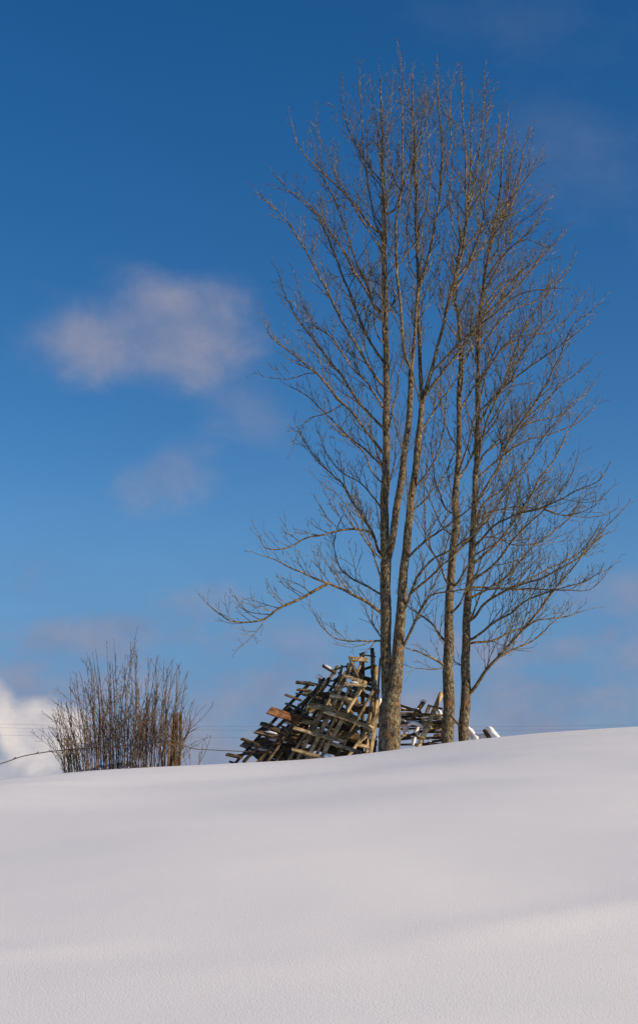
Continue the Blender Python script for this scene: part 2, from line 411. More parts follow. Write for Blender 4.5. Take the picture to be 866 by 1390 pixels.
def trunk_mesh(mb, D0, path, sides=20, dd=0.0, flare=False):
    """path: (px, py, width px)"""
    pts = [(P(x, y, D0 + dd * i / (len(path) - 1)), w * PXM / 2) for i, (x, y, w) in enumerate(path)]
    pts = [(p, r * 0.93) for p, r in pts]
    if flare:
        p, r = pts[0]; zz = terrain(p.x, p.y) - 0.35
        pts = [(Vector((p.x - 0.01, p.y, zz)), r * 1.12)] + pts
    pr = resample(pts, 0.09)
    P3 = [p + Vector((mnoise.noise(p * 1.3), mnoise.noise(p * 1.3 + Vector((4, 4, 4))), 0)) * 0.035 * min(1, i / 6) for i, (p, r) in enumerate(pr)]
    mb.tube(P3, [r * (1 + 0.04 * mnoise.noise(p * 4)) for p, r in pr], sides, cap=True, lump=0.09, lscale=7)
    LEAD.append((P3, [r for p, r in pr]))
    return P3
LEAD = []
def leaders(root, trunk, rng, ymax):
    """fine shoots standing directly on the upper stems"""
    zmin = P(600, ymax, 33.5).z
    for P3, rr in LEAD:
        WOODPTS.setdefault(root.name, []).extend(P3)
        q = [(p, r) for p, r in zip(P3, rr) if p.z > zmin]
        if len(q) > 6: spray([p for p, r in q], [r for p, r in q], trunk, root, rng, 0.6, 1.4, 0.05, 0.02, 0.008, 1.0)
    LEAD.clear()

def fill_limbs(root, leader, D0, ys_px, rng, spread=1.0, xbias=0.0):
    """limbs pointing mostly towards or away from the viewer, so the crown is round"""
    for i, y in enumerate(ys_px):
        # position on leader
        for (a, b) in zip(leader, leader[1:]):
            if b[1] <= y <= a[1]:
                t = (a[1] - y) / (a[1] - b[1]); x = a[0] + (b[0] - a[0]) * t; break
        else: continue
        s = P(x, y, D0)
        L_ = rng.uniform(1.6, 3.0) * spread * (1.0 if y > 350 else 0.62)
        az = (math.pi / 2 if i % 2 else -math.pi / 2) + rng.uniform(-0.75, 0.75)
        d = Vector((math.cos(az) * 0.7 + xbias, math.sin(az), rng.uniform(0.7, 1.3))).normalized()
        pts = [s]; n = 6
        for k in range(n):
            d = (d + UP * 0.10 + Vector((rng.uniform(-1, 1), rng.uniform(-1, 1), rng.uniform(-1, 1))) * 0.09).normalized()
            pts.append(pts[-1] + d * (L_ / n))
        limb_from_points(root, pts, rng.uniform(0.022, 0.034), 0.006, rng, lmax=1.1)

# ---- tree 1: forked, nearest
rng = random.Random(11)
D1 = 33.2
b1 = P(528, 1020, D1); root1 = empty('bare_tree', (b1.x, b1.y, terrain(b1.x, b1.y)))
tag(root1, 'tallest bare tree, its low forked trunk in front of the wooden rack heap', 'tree', 'bare winter trees on the hill crest')
mb = MB()
B = [(527.5, 1022, 31), (528, 1000, 31.5), (528.5, 978, 32.5), (530, 962, 30), (533, 947, 24.5), (535, 930, 22), (537, 915, 21), (541, 880, 17), (544, 840, 15), (547, 800, 13.5), (550, 760, 12.5), (556, 700, 11.5), (561, 660, 10.5), (567, 610, 10), (571, 575, 9), (573, 545, 8.5)]
A = [(528, 980, 13), (525, 955, 14), (523, 915, 16), (524, 860, 16), (523, 800, 16), (523, 745, 15), (522, 700, 13), (523, 640, 12), (524, 600, 10.5), (524, 500, 9.5), (522, 400, 9), (521, 350, 8), (521, 320, 7), (521, 270, 5.5), (519, 200, 4), (517, 140, 2.4), (516, 105, 1.4)]
A2 = [(526, 760, 10), (532, 735, 10.5), (537, 700, 10.5), (543, 660, 10.5), (549, 620, 10), (554, 580, 9.5), (557, 530, 8.5), (558, 500, 7.5)]
trunk_mesh(mb, D1, B, 22, 0.25, flare=True)
trunk_mesh(mb, D1 + 0.12, A, 20, 0.5)
trunk_mesh(mb, D1 + 0.25, A2, 14, -0.4)
B1 = [(573, 548, 7), (570, 500, 6), (568, 440, 5.5), (567, 380, 5), (565, 320, 4.5), (564, 260, 3.8), (562, 200, 3), (560, 150, 2.2), (560, 100, 1.3)]
B2 = [(573, 548, 6.5), (586, 500, 5.5), (598, 452, 5), (608, 410, 4.6), (618, 374, 4.2), (628, 335, 3.8), (632, 284, 3.2), (631, 218, 2.6), (628, 165, 2), (625, 105, 1.2)]
A21 = [(558, 503, 5.5), (547, 470, 5), (541, 398, 4.3), (538, 350, 3.8), (537, 310, 3.3), (543, 265, 2.8), (547, 210, 2.2), (545, 130, 1.5)]
A22 = [(558, 503, 5.8), (563, 455, 5.3), (567, 395, 4.6), (578, 360, 4.2), (587, 325, 3.9), (590, 300, 3.5), (597, 260, 3), (600, 200, 2.6), (594, 140, 1.9), (594, 85, 1.1)]
for q, d0, dd in ((B1, D1 + .25, .5), (B2, D1 + .25, -.9), (A21, D1 - .15, -.5), (A22, D1 - .15, .3)): trunk_mesh(mb, d0, q, 9, dd)
tr = mb.build('trunk', BARK, root1); leaders(root1, tr, rng, 470)
T1 = [
 ([(523, 562), (500, 522), (478, 500), (450, 460), (425, 440), (410, 405), (400, 372)], 3.4, -.4, D1 + .4),
 ([(522, 445), (500, 395), (480, 345), (465, 300), (450, 262), (432, 225), (425, 195)], 3.4, .5, D1 + .4),
 ([(523, 640), (500, 615), (470, 590), (440, 560), (420, 540), (395, 525)], 3.2, .7, D1 + .4),
 ([(522, 350), (505, 320), (485, 290), (462, 250), (440, 200), (428, 160)], 3.0, -.2, D1 + .4),
 ([(521, 322), (502, 305), (477, 272), (439, 236), (410, 205), (397, 170)], 4.0, -.9, D1 + .5),
 ([(521, 250), (500, 225), (478, 185), (466, 150), (463, 110)], 2.8, .7, D1 + .55),
 ([(521, 290), (535, 285), (550, 245), (562, 205), (585, 150), (592, 125)], 3.6, -.5, D1 + .5),
 ([(521, 330), (508, 295), (498, 240), (492, 190), (490, 135), (488, 98)], 3.0, .6, D1 + .5),
 ([(524, 428), (508, 412), (484, 374), (465, 340), (451, 320), (430, 290), (405, 265), (378, 255)], 4.0, -.8, D1 + .4),
 ([(524, 492), (516, 485), (490, 440), (469, 386), (454, 344), (443, 315), (430, 293), (421, 284), (395, 262), (373, 236)], 4.4, 1.0, D1 + .35),
 ([(524, 524), (514, 518), (490, 479), (460, 428), (439, 386), (421, 350), (403, 320), (388, 299), (370, 281), (352, 265)], 4.6, -1.2, D1 + .35),
 ([(524, 585), (517, 578), (484, 542), (460, 506), (433, 470), (403, 431), (385, 395), (379, 373)], 4.8, .9, D1 + .3),
 ([(524, 618), (517, 611), (481, 566), (439, 518), (415, 494), (385, 473), (367, 455), (359, 436)], 5.0, -1.1, D1 + .3),
 ([(439, 500), (415, 507), (390, 515), (366, 512)], 1.8, .3, D1 - .3),
 ([(463, 552), (440, 563), (421, 568), (405, 585), (398, 605)], 1.8, .4, D1 + .1),
 ([(523, 757), (514, 748), (502, 717), (478, 681), (466, 660), (433, 627), (415, 603), (404, 582)], 5.0, 1.1, D1 + .2),
 ([(508, 724), (502, 722), (469, 719), (424, 729), (388, 744), (361, 744), (352, 726)], 4.2, -.9, D1 + .3),
 ([(523, 838), (517, 831), (481, 807), (445, 792), (415, 780), (385, 765), (357, 754)], 6.0, -1.0, D1 + .15),
 ([(443, 794), (410, 811), (380, 826), (362, 838), (341, 844), (314, 844), (293, 829), (280, 816)], 4.6, -.5, D1 - .35),
 ([(522, 873), (515, 870), (492, 871), (470, 870), (452, 864), (437, 850), (427, 832)], 3.2, -.5, D1 + .1),
 ([(522, 868), (515, 862), (506, 845), (505, 825), (498, 812)], 2.6, .8, D1 + .1),
 ([(523, 812), (517, 807), (490, 792), (472, 780), (460, 768), (452, 740), (463, 705)], 3.6, .8, D1 + .1),
 ([(524, 765), (516, 757), (499, 738), (487, 718), (472, 690), (455, 668), (436, 655)], 3.0, -1.0, D1 + .2),
 ([(523, 700), (510, 680), (488, 655), (462, 640), (440, 610), (432, 585)], 2.8, .9, D1 + .2),
 ([(523, 660), (505, 640), (490, 610), (468, 590), (448, 575), (440, 545)], 2.6, -.8, D1 + .25),
 ([(524, 550), (512, 530), (505, 500), (495, 470), (492, 440)], 2.4, 1.2, D1 + .3),
 ([(522, 470), (510, 450), (505, 410), (500, 370), (496, 330)], 2.6, -1.1, D1 + .35),
 ([(522, 385), (500, 380), (480, 372), (455, 378)], 2.0, .5, D1 + .4),
 ([(510, 880), (498, 885), (484, 897)], 2.0, -.4, D1 + .1),
 # right side
 ([(543, 882), (548, 876), (564, 842), (571, 826), (585, 808), (602, 804), (633, 801), (668, 800), (700, 797)], 5.0, -1.2, D1),
 ([(547, 828), (551, 823), (559, 800), (571, 778), (590, 757), (619, 743), (642, 726), (666, 700), (684, 672)], 4.8, -1.4, D1 + .1),
 ([(559, 807), (578, 788), (607, 762), (623, 745), (647, 721), (672, 690), (690, 655)], 3.8, -.7, D1 - .1),
 ([(550, 762), (556, 755), (571, 740), (595, 721), (619, 705), (645, 684), (668, 655), (680, 625)], 4.0, -1.3, D1 + .1),
 ([(556, 700), (566, 688), (582, 672), (600, 650), (615, 620), (622, 590)], 3.2, 1.1, D1 + .1),
 ([(561, 665), (572, 650), (590, 625), (601, 590), (604, 550), (612, 510)], 3.2, -.9, D1 + .1),
 ([(570, 590), (582, 570), (598, 545), (615, 520), (630, 490), (637, 455)], 3.2, .7, D1 + .2),
 ([(573, 545), (580, 530), (598, 508), (625, 476), (650, 440), (676, 410), (709, 380), (735, 345), (742, 320)], 5.0, -1.0, D1 + .25),
 ([(586, 500), (610, 480), (640, 450), (672, 425), (705, 400), (740, 392), (762, 390)], 3.2, -1.4, D1),
 ([(608, 410), (622, 385), (640, 350), (652, 310), (660, 260), (672, 215), (676, 170)], 3.4, -.4, D1 - .3),
 ([(632, 284), (645, 250), (650, 200), (656, 150), (657, 103)], 2.6, .3, D1 - .5),
 ([(628, 335), (645, 318), (668, 300), (700, 290), (718, 275), (730, 262)], 2.8, -.4, D1 - .4),
 ([(597, 260), (606, 225), (612, 180), (610, 130), (615, 100)], 2.4, -.3, D1 + .1),
 ([(567, 390), (556, 360), (552, 320), (556, 260), (560, 220)], 2.4, .8, D1 + .1),
 ([(556, 245), (562, 200), (559, 160), (548, 120), (542, 70)], 2.6, .1, D1 + .3),
 ([(558, 500), (548, 480), (540, 440), (530, 420), (520, 405)], 2.2, -.6, D1 - .1),
 ([(565, 320), (577, 290), (583, 240), (580, 190), (578, 140), (575, 100)], 2.6, .8, D1 + .5),
 ([(549, 620), (540, 590), (533, 560), (530, 530), (534, 500)], 2.2, -.6, D1),
 ([(519, 200), (512, 175), (508, 150), (503, 120)], 1.8, .2, D1 + .6),
 ([(543, 265), (532, 235), (527, 190), (530, 150), (533, 110)], 2.2, .3, D1 - .4),
]
for path, w, dep, d0 in T1:
    px_limb(root1, d0, path, w, 1.1 if w > 3 else 0.8, dep, rng, t0=0.10, dens=1.6 if path[0] == (443, 794) else 1.0)
fill_limbs(root1, A, D1 + .3, [800, 740, 690, 640, 590, 540, 480, 430, 370, 310, 260, 215], rng, 0.9)
fill_limbs(root1, [(x, y) for x, y, w in B + B1[1:]], D1 + .25, [720, 640, 560, 480, 400, 330, 270, 220], rng, 0.85)

# ---- tree 2: middle
rng = random.Random(23)
D2 = 33.9
b2 = P(608, 1010, D2); root2 = empty('bare_tree', (b2.x, b2.y, terrain(b2.x, b2.y)))
tag(root2, 'bare straight-stemmed tree in the middle, a curved dead limb arching left near its foot', 'tree', 'bare winter trees on the hill crest')
C = [(607, 1014, 18.5), (608, 990, 18), (608, 940, 17), (609, 880, 15), (610, 820, 13), (613, 770, 11.5), (616, 735, 11.5), (620, 700, 11), (618, 690, 11), (620, 650, 9.5), (622, 610, 8.5), (623, 560, 7.5), (625, 500, 6.5), (623, 437, 5.5), (616, 400, 5), (618, 375, 4.6), (625, 335, 4), (634, 290, 3.4), (638, 230, 2.7), (640, 180, 2), (642, 140, 1.3)]
mb = MB(); trunk_mesh(mb, D2, C, 20, 0.3, flare=True)
stub = [P(598, 1000, D2), P(600, 985, D2 - .05)]
tr = mb.build('trunk', BARK, root2); leaders(root2, tr, rng, 480)
T2 = [
 ([(606, 905), (598, 899), (581, 889), (564, 882), (550, 878)], 5.5, -.5, D2),
 ([(606, 905), (598, 907), (583, 909), (565, 908), (548, 903)], 2.4, -.6, D2),
 ([(608, 872), (600, 866), (588, 850), (574, 837), (557, 826), (548, 815)], 4.8, .8, D2),
 ([(610, 796), (606, 788), (595, 764), (583, 745), (577, 731), (576, 700), (576, 660), (580, 625)], 4.0, -.7, D2),
 ([(612, 800), (622, 790), (632, 770), (650, 750), (672, 738), (700, 715)], 4.0, -1.0, D2),
 ([(610, 835), (620, 825), (628, 812), (636, 790), (650, 775)], 4.0, -1.0, D2),
 ([(618, 700), (605, 690), (595, 665), (588, 635), (585, 600), (590, 560)], 3.0, .9, D2 + .1),
 ([(620, 655), (634, 630), (650, 600), (672, 570), (690, 535), (700, 500)], 3.6, 1.1, D2 + .1),
 ([(622, 610), (610, 590), (600, 560), (597, 520), (602, 480)], 2.6, -.7, D2 + .1),
 ([(623, 560), (640, 530), (660, 500), (676, 465), (690, 425), (704, 395)], 3.4, .9, D2 + .1),
 ([(625, 500), (640, 472), (655, 440), (672, 415), (690, 385), (716, 360), (728, 340)], 3.2, 1.2, D2 + .15),
 ([(624, 460), (608, 440), (598, 405), (596, 360), (602, 330)], 2.4, -.7, D2 + .2),
 ([(618, 380), (634, 360), (655, 335), (680, 305), (697, 270), (706, 230)], 3.2, .7, D2 + .2),
 ([(625, 335), (612, 300), (610, 255), (615, 210), (622, 165)], 2.4, .6, D2 + .2),
 ([(634, 290), (650, 265), (668, 230), (676, 195), (678, 160)], 2.4, -.6, D2 + .25),
 ([(638, 230), (648, 200), (660, 165), (668, 130)], 1.8, .4, D2 + .3),
 ([(618, 730), (600, 715), (588, 690), (580, 665), (568, 650)], 2.6, .7, D2 + .1),
 ([(614, 760), (628, 742), (648, 722), (662, 690), (684, 670), (695, 640)], 3.4, 1.2, D2 + .1),
 ([(606, 880), (597, 868), (590, 850), (592, 820)], 1.8, -.5, D2),
]
for path, w, dep, d0 in T2: px_limb(root2, d0, path, w, 1.1 if w > 3 else 0.8, dep, rng, dens=0.5 if path[0][1] > 860 else 1.0)
fill_limbs(root2, C, D2 + .15, [770, 700, 650, 600, 540, 480, 430, 380, 330, 280], rng, 0.9, 0.1)

# ---- tree 3: right
rng = random.Random(37)
D3 = 34.2
b3 = P(630, 1005, D3); root3 = empty('bare_tree', (b3.x, b3.y, terrain(b3.x, b3.y)))
tag(root3, 'rightmost bare tree, its many limbs sweeping far out to the right over the snow', 'tree', 'bare winter trees on the hill crest')
Dt = [(629, 1008, 15), (629, 985, 15.5), (631, 950, 15.5), (632, 900, 13.5), (634, 850, 12), (636, 800, 11), (639, 760, 10.5), (643, 700, 9.5), (645, 660, 8.5), (647, 620, 7.8), (648, 560, 7), (648, 520, 6.3), (650, 440, 5.5), (654, 400, 5), (660, 360, 4.5), (667, 320, 4), (674, 285, 3.5), (680, 240, 2.8), (683, 195, 2), (690, 155, 1.2)]
mb = MB(); trunk_mesh(mb, D3, Dt, 20, 0.3, flare=True)
tr = mb.build('trunk', BARK, root3); leaders(root3, tr, rng, 500)
T3 = [
 ([(650, 475), (675, 440), (700, 418), (730, 408), (762, 380), (778, 352)], 3.2, 1.0, D3 + .2),
 ([(648, 560), (680, 530), (715, 500), (745, 480), (778, 455), (798, 440)], 3.2, -1.0, D3 + .2),
 ([(657, 380), (685, 345), (712, 318), (733, 292), (746, 265)], 2.8, -.5, D3 + .2),
 ([(645, 650), (675, 625), (710, 600), (745, 590), (782, 575), (805, 555)], 3.2, .4, D3 + .2),
 ([(670, 305), (690, 275), (702, 240), (710, 200), (722, 172)], 2.6, .5, D3 + .2),
 ([(651, 430), (672, 395), (700, 375), (728, 362), (750, 345)], 2.8, .1, D3 + .2),
 ([(633, 950), (640, 938), (652, 921), (666, 902), (680, 888), (704, 861), (732, 827), (754, 797), (781, 766), (800, 735), (815, 715)], 6.5, -1.2, D3),
 ([(677, 889), (700, 880), (723, 870), (747, 849), (762, 835)], 3.4, .4, D3 - .4),
 ([(634, 876), (645, 872), (667, 870), (701, 855), (732, 843), (765, 838), (790, 830)], 4.2, 1.0, D3),
 ([(635, 872), (643, 866), (668, 846), (692, 833), (720, 812), (755, 800), (790, 790), (820, 775)], 4.4, -1.2, D3),
 ([(635, 846), (641, 840), (664, 815), (701, 795), (737, 784), (772, 765), (797, 748), (818, 720), (845, 692)], 4.8, -.7, D3),
 ([(637, 800), (646, 797), (692, 798), (723, 783), (769, 760), (800, 740), (826, 722)], 4.2, 1.3, D3),
 ([(638, 790), (646, 784), (674, 763), (704, 723), (738, 692), (772, 652), (784, 618)], 4.6, -1.0, D3),
 ([(641, 768), (649, 760), (677, 735), (707, 692), (732, 652), (754, 618), (770, 585), (790, 560)], 4.8, .8, D3 + .1),
 ([(640, 745), (650, 735), (672, 712), (698, 700), (738, 688), (781, 667), (812, 652), (822, 640)], 4.0, -1.3, D3 + .1),
 ([(643, 715), (648, 706), (658, 683), (692, 655), (717, 624), (740, 590), (765, 560), (790, 535)], 4.2, 1.2, D3 + .1),
 ([(644, 690), (655, 668), (672, 640), (690, 600), (712, 566), (736, 530), (757, 488), (775, 445), (800, 425), (814, 410)], 4.4, -.8, D3 + .1),
 ([(646, 640), (658, 617), (680, 600), (705, 580), (735, 570), (766, 560), (790, 540), (806, 520)], 3.4, .9, D3 + .15),
 ([(647, 620), (652, 600), (663, 565), (679, 530), (712, 476), (735, 440), (748, 419), (755, 380)], 4.2, -1.1, D3 + .15),
 ([(648, 580), (660, 555), (685, 515), (697, 476), (718, 434), (738, 405), (748, 370)], 3.8, 1.0, D3 + .2),
 ([(640, 720), (655, 700), (690, 690), (730, 690), (775, 700), (815, 700), (840, 690)], 3.0, .8, D3 + .1),
 ([(648, 535), (662, 500), (685, 470), (720, 455), (750, 450), (775, 425), (792, 400)], 3.0, .9, D3 + .2),
 ([(650, 440), (667, 410), (685, 389), (709, 368), (736, 347), (758, 325)], 3.4, .7, D3 + .2),
 ([(654, 400), (672, 370), (690, 340), (712, 325), (745, 335), (768, 312)], 2.8, -.9, D3 + .2),
 ([(660, 360), (675, 338), (689, 260), (692, 218), (698, 184)], 3.0, .5, D3 + .25),
 ([(674, 285), (700, 262), (719, 232), (733, 205)], 2.4, -.4, D3 + .3),
 ([(667, 320), (655, 290), (652, 250), (658, 205)], 2.2, .6, D3 + .25),
 ([(649, 500), (638, 470), (634, 430), (640, 390), (645, 350)], 2.6, -.6, D3 + .2),
 ([(647, 600), (636, 575), (632, 540), (636, 505)], 2.2, -.8, D3 + .15),
 ([(632, 905), (620, 900), (612, 890)], 2.5, .7, D3),
 ([(643, 740), (665, 728), (700, 740), (740, 735), (780, 720)], 2.8, 1.3, D3 + .1),
 ([(636, 815), (660, 800), (690, 780), (715, 750), (745, 725), (775, 700), (790, 670)], 4.0, 1.1, D3),
 ([(700, 797), (735, 800), (770, 802), (800, 800), (825, 778)], 2.6, -.3, D3 - .8),
 ([(712, 566), (740, 545), (765, 520), (785, 505), (797, 494)], 2.4, -.3, D3 - .4),
 ([(738, 692), (765, 700), (800, 690), (825, 668)], 2.2, -.3, D3 - .5),
]
for path, w, dep, d0 in T3: px_limb(root3, d0, path, w, 1.1 if w > 3 else 0.8, dep, rng, dens=1.25)
fill_limbs(root3, Dt, D3 + .15, [850, 800, 750, 700, 650, 600, 550, 500, 450, 400, 350, 300], rng, 0.9, 0.35)

# ------------------------------------------------------------------ wood heap
SNOWCAPS = MB()
brng = random.Random(5)
def stick(name, a, b, w, t, mat, parent=None, roll=0.0, round_=False, bend=0.012, snow=0.0, endcut=True):
    """board or pole from a to b; local x along its length"""
    ax = (b - a); L_ = ax.length; ax.normalize()
    n = (UP - ax * UP.dot(ax));
    if n.length < 0.05: n = Vector((0, -1, 0)) - ax * ax.y * -1
    n.normalize(); s = n.cross(ax).normalized()
    q = Matrix.Rotation(roll, 3, ax); n = q @ n; s = q @ s
    m = Matrix((ax, s, n)).transposed().to_4x4(); m.translation = a
    segs = max(3, int(L_ / 0.18)); prof = []
    if round_:
        for k in range(10): an = k / 10 * 2 * math.pi; prof.append((math.cos(an) * w / 2, math.sin(an) * t / 2))
    else:
        c = min(w, t) * 0.12
        hw, ht = w / 2, t / 2
        prof = [(-hw + c, -ht), (hw - c, -ht), (hw, -ht + c), (hw, ht - c), (hw - c, ht), (-hw + c, ht), (-hw, ht - c), (-hw, -ht + c)]
    k = len(prof); V = []; Fc = []
    ph = brng.uniform(0, 6.28); bz = brng.uniform(-1, 1) * bend * L_; by = brng.uniform(-1, 1) * bend * L_; tap = brng.uniform(-0.12, 0.12)
    sk = brng.uniform(-0.3, 0.3) * w if endcut else 0
    for i in range(segs + 1):
        u = i / segs; arc = math.sin(u * math.pi); sc2 = 1 + tap * (u - 0.5) * 2 + 0.05 * math.sin(u * 9 + ph)
        for (y, z) in prof:
            xx = u * L_ + (sk * (y / w) * 2 if i in (0, segs) else 0)
            V.append((xx, y * sc2 + by * arc, z * sc2 + bz * arc))
    for i in range(segs):
        for j in range(k):
            j2 = (j + 1) % k; Fc.append((i * k + j, i * k + j2, (i + 1) * k + j2, (i + 1) * k + j))
    Fc.append(tuple(reversed(range(k)))); Fc.append(tuple(segs * k + j for j in range(k)))
    me = bpy.data.meshes.new(name); me.from_pydata(V, [], Fc); me.materials.append(mat)
    if round_: me.shade_smooth()
    o = bpy.data.objects.new(name, me); col.objects.link(o)
    if parent is not None:
        o.parent = parent; pm = Matrix.Translation(parent.location) if parent.type == 'EMPTY' else parent.matrix_local
        o.matrix_local = pm.inverted() @ m
    else: o.matrix_world = m
    if snow > 0 and abs(ax.z) < 0.75:
        u = brng.uniform(0, 0.3)
        while u < 1:
            ln = brng.uniform(0.12, 0.40)
            if brng.random() < snow:
                e = min(1, u + ln / max(L_, .2)); pts = []; rr = []; nn = 7
                top = (abs(n.dot(UP)) * t + abs(s.dot(UP)) * w) / 2
                for i in range(nn):
                    f = i / (nn - 1); uu = u + (e - u) * f
                    pts.append(a + ax * (uu * L_) + UP * (top * 0.92)); rr.append(max(0.006, min(w, 0.10) * (0.62 if snow < .8 else .75) * math.sin(math.pi * (0.06 + 0.88 * f)) ** 0.6))
                SNOWCAPS.tube(pts, [x * .8 for x in rr], 8, lump=0.5, lscale=14, squash=0.55)
            u += ln / max(L_, .2) + brng.uniform(0.05, 0.35)
    return o

def plen(w): return w * PXM
def gz(p): return terrain(p.x, p.y)
def rack(label, ra, rb, n, w_rail, over, mat, matr, slope=0.0, snow=0.25, round_=True, front=False):
    """ra, rb: ((px,py,D),(px,py,D)) lower and upper end of each rail"""
    pa0, pa1 = P(*ra[0]), P(*ra[1]); pb0, pb1 = P(*rb[0]), P(*rb[1])
    for q0, q1 in ((pa0, pa1), (pb0, pb1)):      # carry the rails down into the snow
        d = (q1 - q0).normalized(); k = (q0.z - gz(q0) + 0.12) / max(d.z, .2)
        if k > 0: q0 -= d * k
    r = empty('hay_drying_rack', pa0); tag(r, label, 'wooden rack', 'hay drying racks leaned together in a heap')
    stick('rail', pa0, pa1, plen(w_rail), plen(w_rail) * 0.9, mat, r, round_=round_, snow=0)
    stick('rail', pb0, pb1, plen(w_rail), plen(w_rail) * 0.9, mat, r, round_=round_, snow=0)
    for i in range(n):
        f = 0.10 + 0.86 * i / (n - 1) + brng.uniform(-0.02, 0.02); f2 = f + slope + brng.uniform(-0.04, 0.04)
        a = pa0.lerp(pa1, f); b = pb0.lerp(pb1, max(0.02, min(f2, 1.0))); d = (b - a)
        off = Vector((0, plen(w_rail) * (0.75 if front and i % 3 else -0.75), plen(1)))
        o1 = over * brng.uniform(0.5, 1.3); o2 = over * brng.uniform(0.2, 1.0)
        dn = d.normalized()
        stick('rung', a - dn * o1 + off, b + dn * o2 + off, plen(brng.uniform(3.0, 4.6)), plen(brng.uniform(1.8, 2.8)), matr, r, roll=brng.uniform(-0.5, 0.5), snow=snow * 0.35)
    return r
# back to front
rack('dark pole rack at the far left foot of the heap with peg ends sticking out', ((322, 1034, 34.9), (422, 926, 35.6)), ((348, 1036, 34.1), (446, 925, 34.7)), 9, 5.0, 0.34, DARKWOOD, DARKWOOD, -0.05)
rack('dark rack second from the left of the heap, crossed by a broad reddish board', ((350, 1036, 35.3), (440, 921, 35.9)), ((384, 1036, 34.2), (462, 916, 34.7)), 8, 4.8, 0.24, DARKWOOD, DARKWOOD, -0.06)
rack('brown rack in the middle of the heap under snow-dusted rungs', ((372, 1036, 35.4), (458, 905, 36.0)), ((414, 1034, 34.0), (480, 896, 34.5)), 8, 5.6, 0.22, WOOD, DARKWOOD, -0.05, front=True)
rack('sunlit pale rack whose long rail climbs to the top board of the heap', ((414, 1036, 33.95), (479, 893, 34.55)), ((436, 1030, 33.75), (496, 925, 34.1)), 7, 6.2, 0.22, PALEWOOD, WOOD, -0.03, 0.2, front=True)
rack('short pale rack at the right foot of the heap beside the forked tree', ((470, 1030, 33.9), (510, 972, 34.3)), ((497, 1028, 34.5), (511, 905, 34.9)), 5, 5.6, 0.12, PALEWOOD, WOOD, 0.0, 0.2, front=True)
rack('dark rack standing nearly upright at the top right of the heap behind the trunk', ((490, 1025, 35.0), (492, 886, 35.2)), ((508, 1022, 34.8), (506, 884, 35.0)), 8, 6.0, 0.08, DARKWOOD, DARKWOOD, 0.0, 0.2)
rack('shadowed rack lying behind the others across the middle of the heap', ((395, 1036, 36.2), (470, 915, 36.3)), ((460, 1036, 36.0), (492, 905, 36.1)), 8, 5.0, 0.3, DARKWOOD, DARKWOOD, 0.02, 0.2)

G = 'loose boards lying across the rack heap'
def loose(name, label, a, b, w, t, mat, roll=0.0, snow=0.0, cat='board', group=G, round_=False):
    o = stick(name, P(*a), P(*b), plen(w), plen(t), mat, None, roll, round_, snow=snow); tag(o, label, cat, group); return o
L_ = loose
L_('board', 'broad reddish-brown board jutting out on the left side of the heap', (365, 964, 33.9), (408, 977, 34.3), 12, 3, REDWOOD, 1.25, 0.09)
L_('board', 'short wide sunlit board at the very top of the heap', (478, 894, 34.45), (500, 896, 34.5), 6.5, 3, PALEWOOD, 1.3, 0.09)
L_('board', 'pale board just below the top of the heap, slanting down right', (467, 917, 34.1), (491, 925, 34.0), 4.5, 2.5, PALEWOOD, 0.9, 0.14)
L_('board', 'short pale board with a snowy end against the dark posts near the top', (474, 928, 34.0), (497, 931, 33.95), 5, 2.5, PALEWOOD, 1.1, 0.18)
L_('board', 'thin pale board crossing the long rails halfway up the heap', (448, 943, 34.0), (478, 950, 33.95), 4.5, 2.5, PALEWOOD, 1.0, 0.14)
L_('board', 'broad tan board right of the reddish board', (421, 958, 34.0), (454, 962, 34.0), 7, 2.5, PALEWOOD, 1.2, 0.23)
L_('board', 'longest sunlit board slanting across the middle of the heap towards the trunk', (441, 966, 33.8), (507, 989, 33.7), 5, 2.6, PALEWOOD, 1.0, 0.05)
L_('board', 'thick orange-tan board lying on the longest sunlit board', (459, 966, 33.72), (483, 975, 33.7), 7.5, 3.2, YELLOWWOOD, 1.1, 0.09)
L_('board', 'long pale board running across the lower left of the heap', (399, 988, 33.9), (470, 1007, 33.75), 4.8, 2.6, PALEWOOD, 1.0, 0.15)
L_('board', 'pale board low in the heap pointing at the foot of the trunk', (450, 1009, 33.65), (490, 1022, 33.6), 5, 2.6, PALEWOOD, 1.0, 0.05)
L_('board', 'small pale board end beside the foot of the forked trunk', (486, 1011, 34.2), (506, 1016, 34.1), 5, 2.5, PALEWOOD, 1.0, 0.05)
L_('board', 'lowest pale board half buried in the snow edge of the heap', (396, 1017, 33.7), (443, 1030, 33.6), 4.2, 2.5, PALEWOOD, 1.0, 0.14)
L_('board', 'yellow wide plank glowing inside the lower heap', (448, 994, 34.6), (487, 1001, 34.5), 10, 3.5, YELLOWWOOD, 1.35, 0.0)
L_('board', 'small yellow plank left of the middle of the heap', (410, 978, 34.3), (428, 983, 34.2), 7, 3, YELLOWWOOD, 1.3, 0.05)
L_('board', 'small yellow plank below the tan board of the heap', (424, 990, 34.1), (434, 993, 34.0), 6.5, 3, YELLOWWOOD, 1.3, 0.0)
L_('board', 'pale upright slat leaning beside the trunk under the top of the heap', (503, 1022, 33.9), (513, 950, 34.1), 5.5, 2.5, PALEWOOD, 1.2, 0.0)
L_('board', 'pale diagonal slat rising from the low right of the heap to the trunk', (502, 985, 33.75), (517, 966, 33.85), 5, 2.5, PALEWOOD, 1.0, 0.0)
L_('board', 'dark stub poking up left at the shoulder of the heap', (438, 903, 34.6), (456, 914, 34.4), 5, 3, DARKWOOD, 0.5, 0.09)
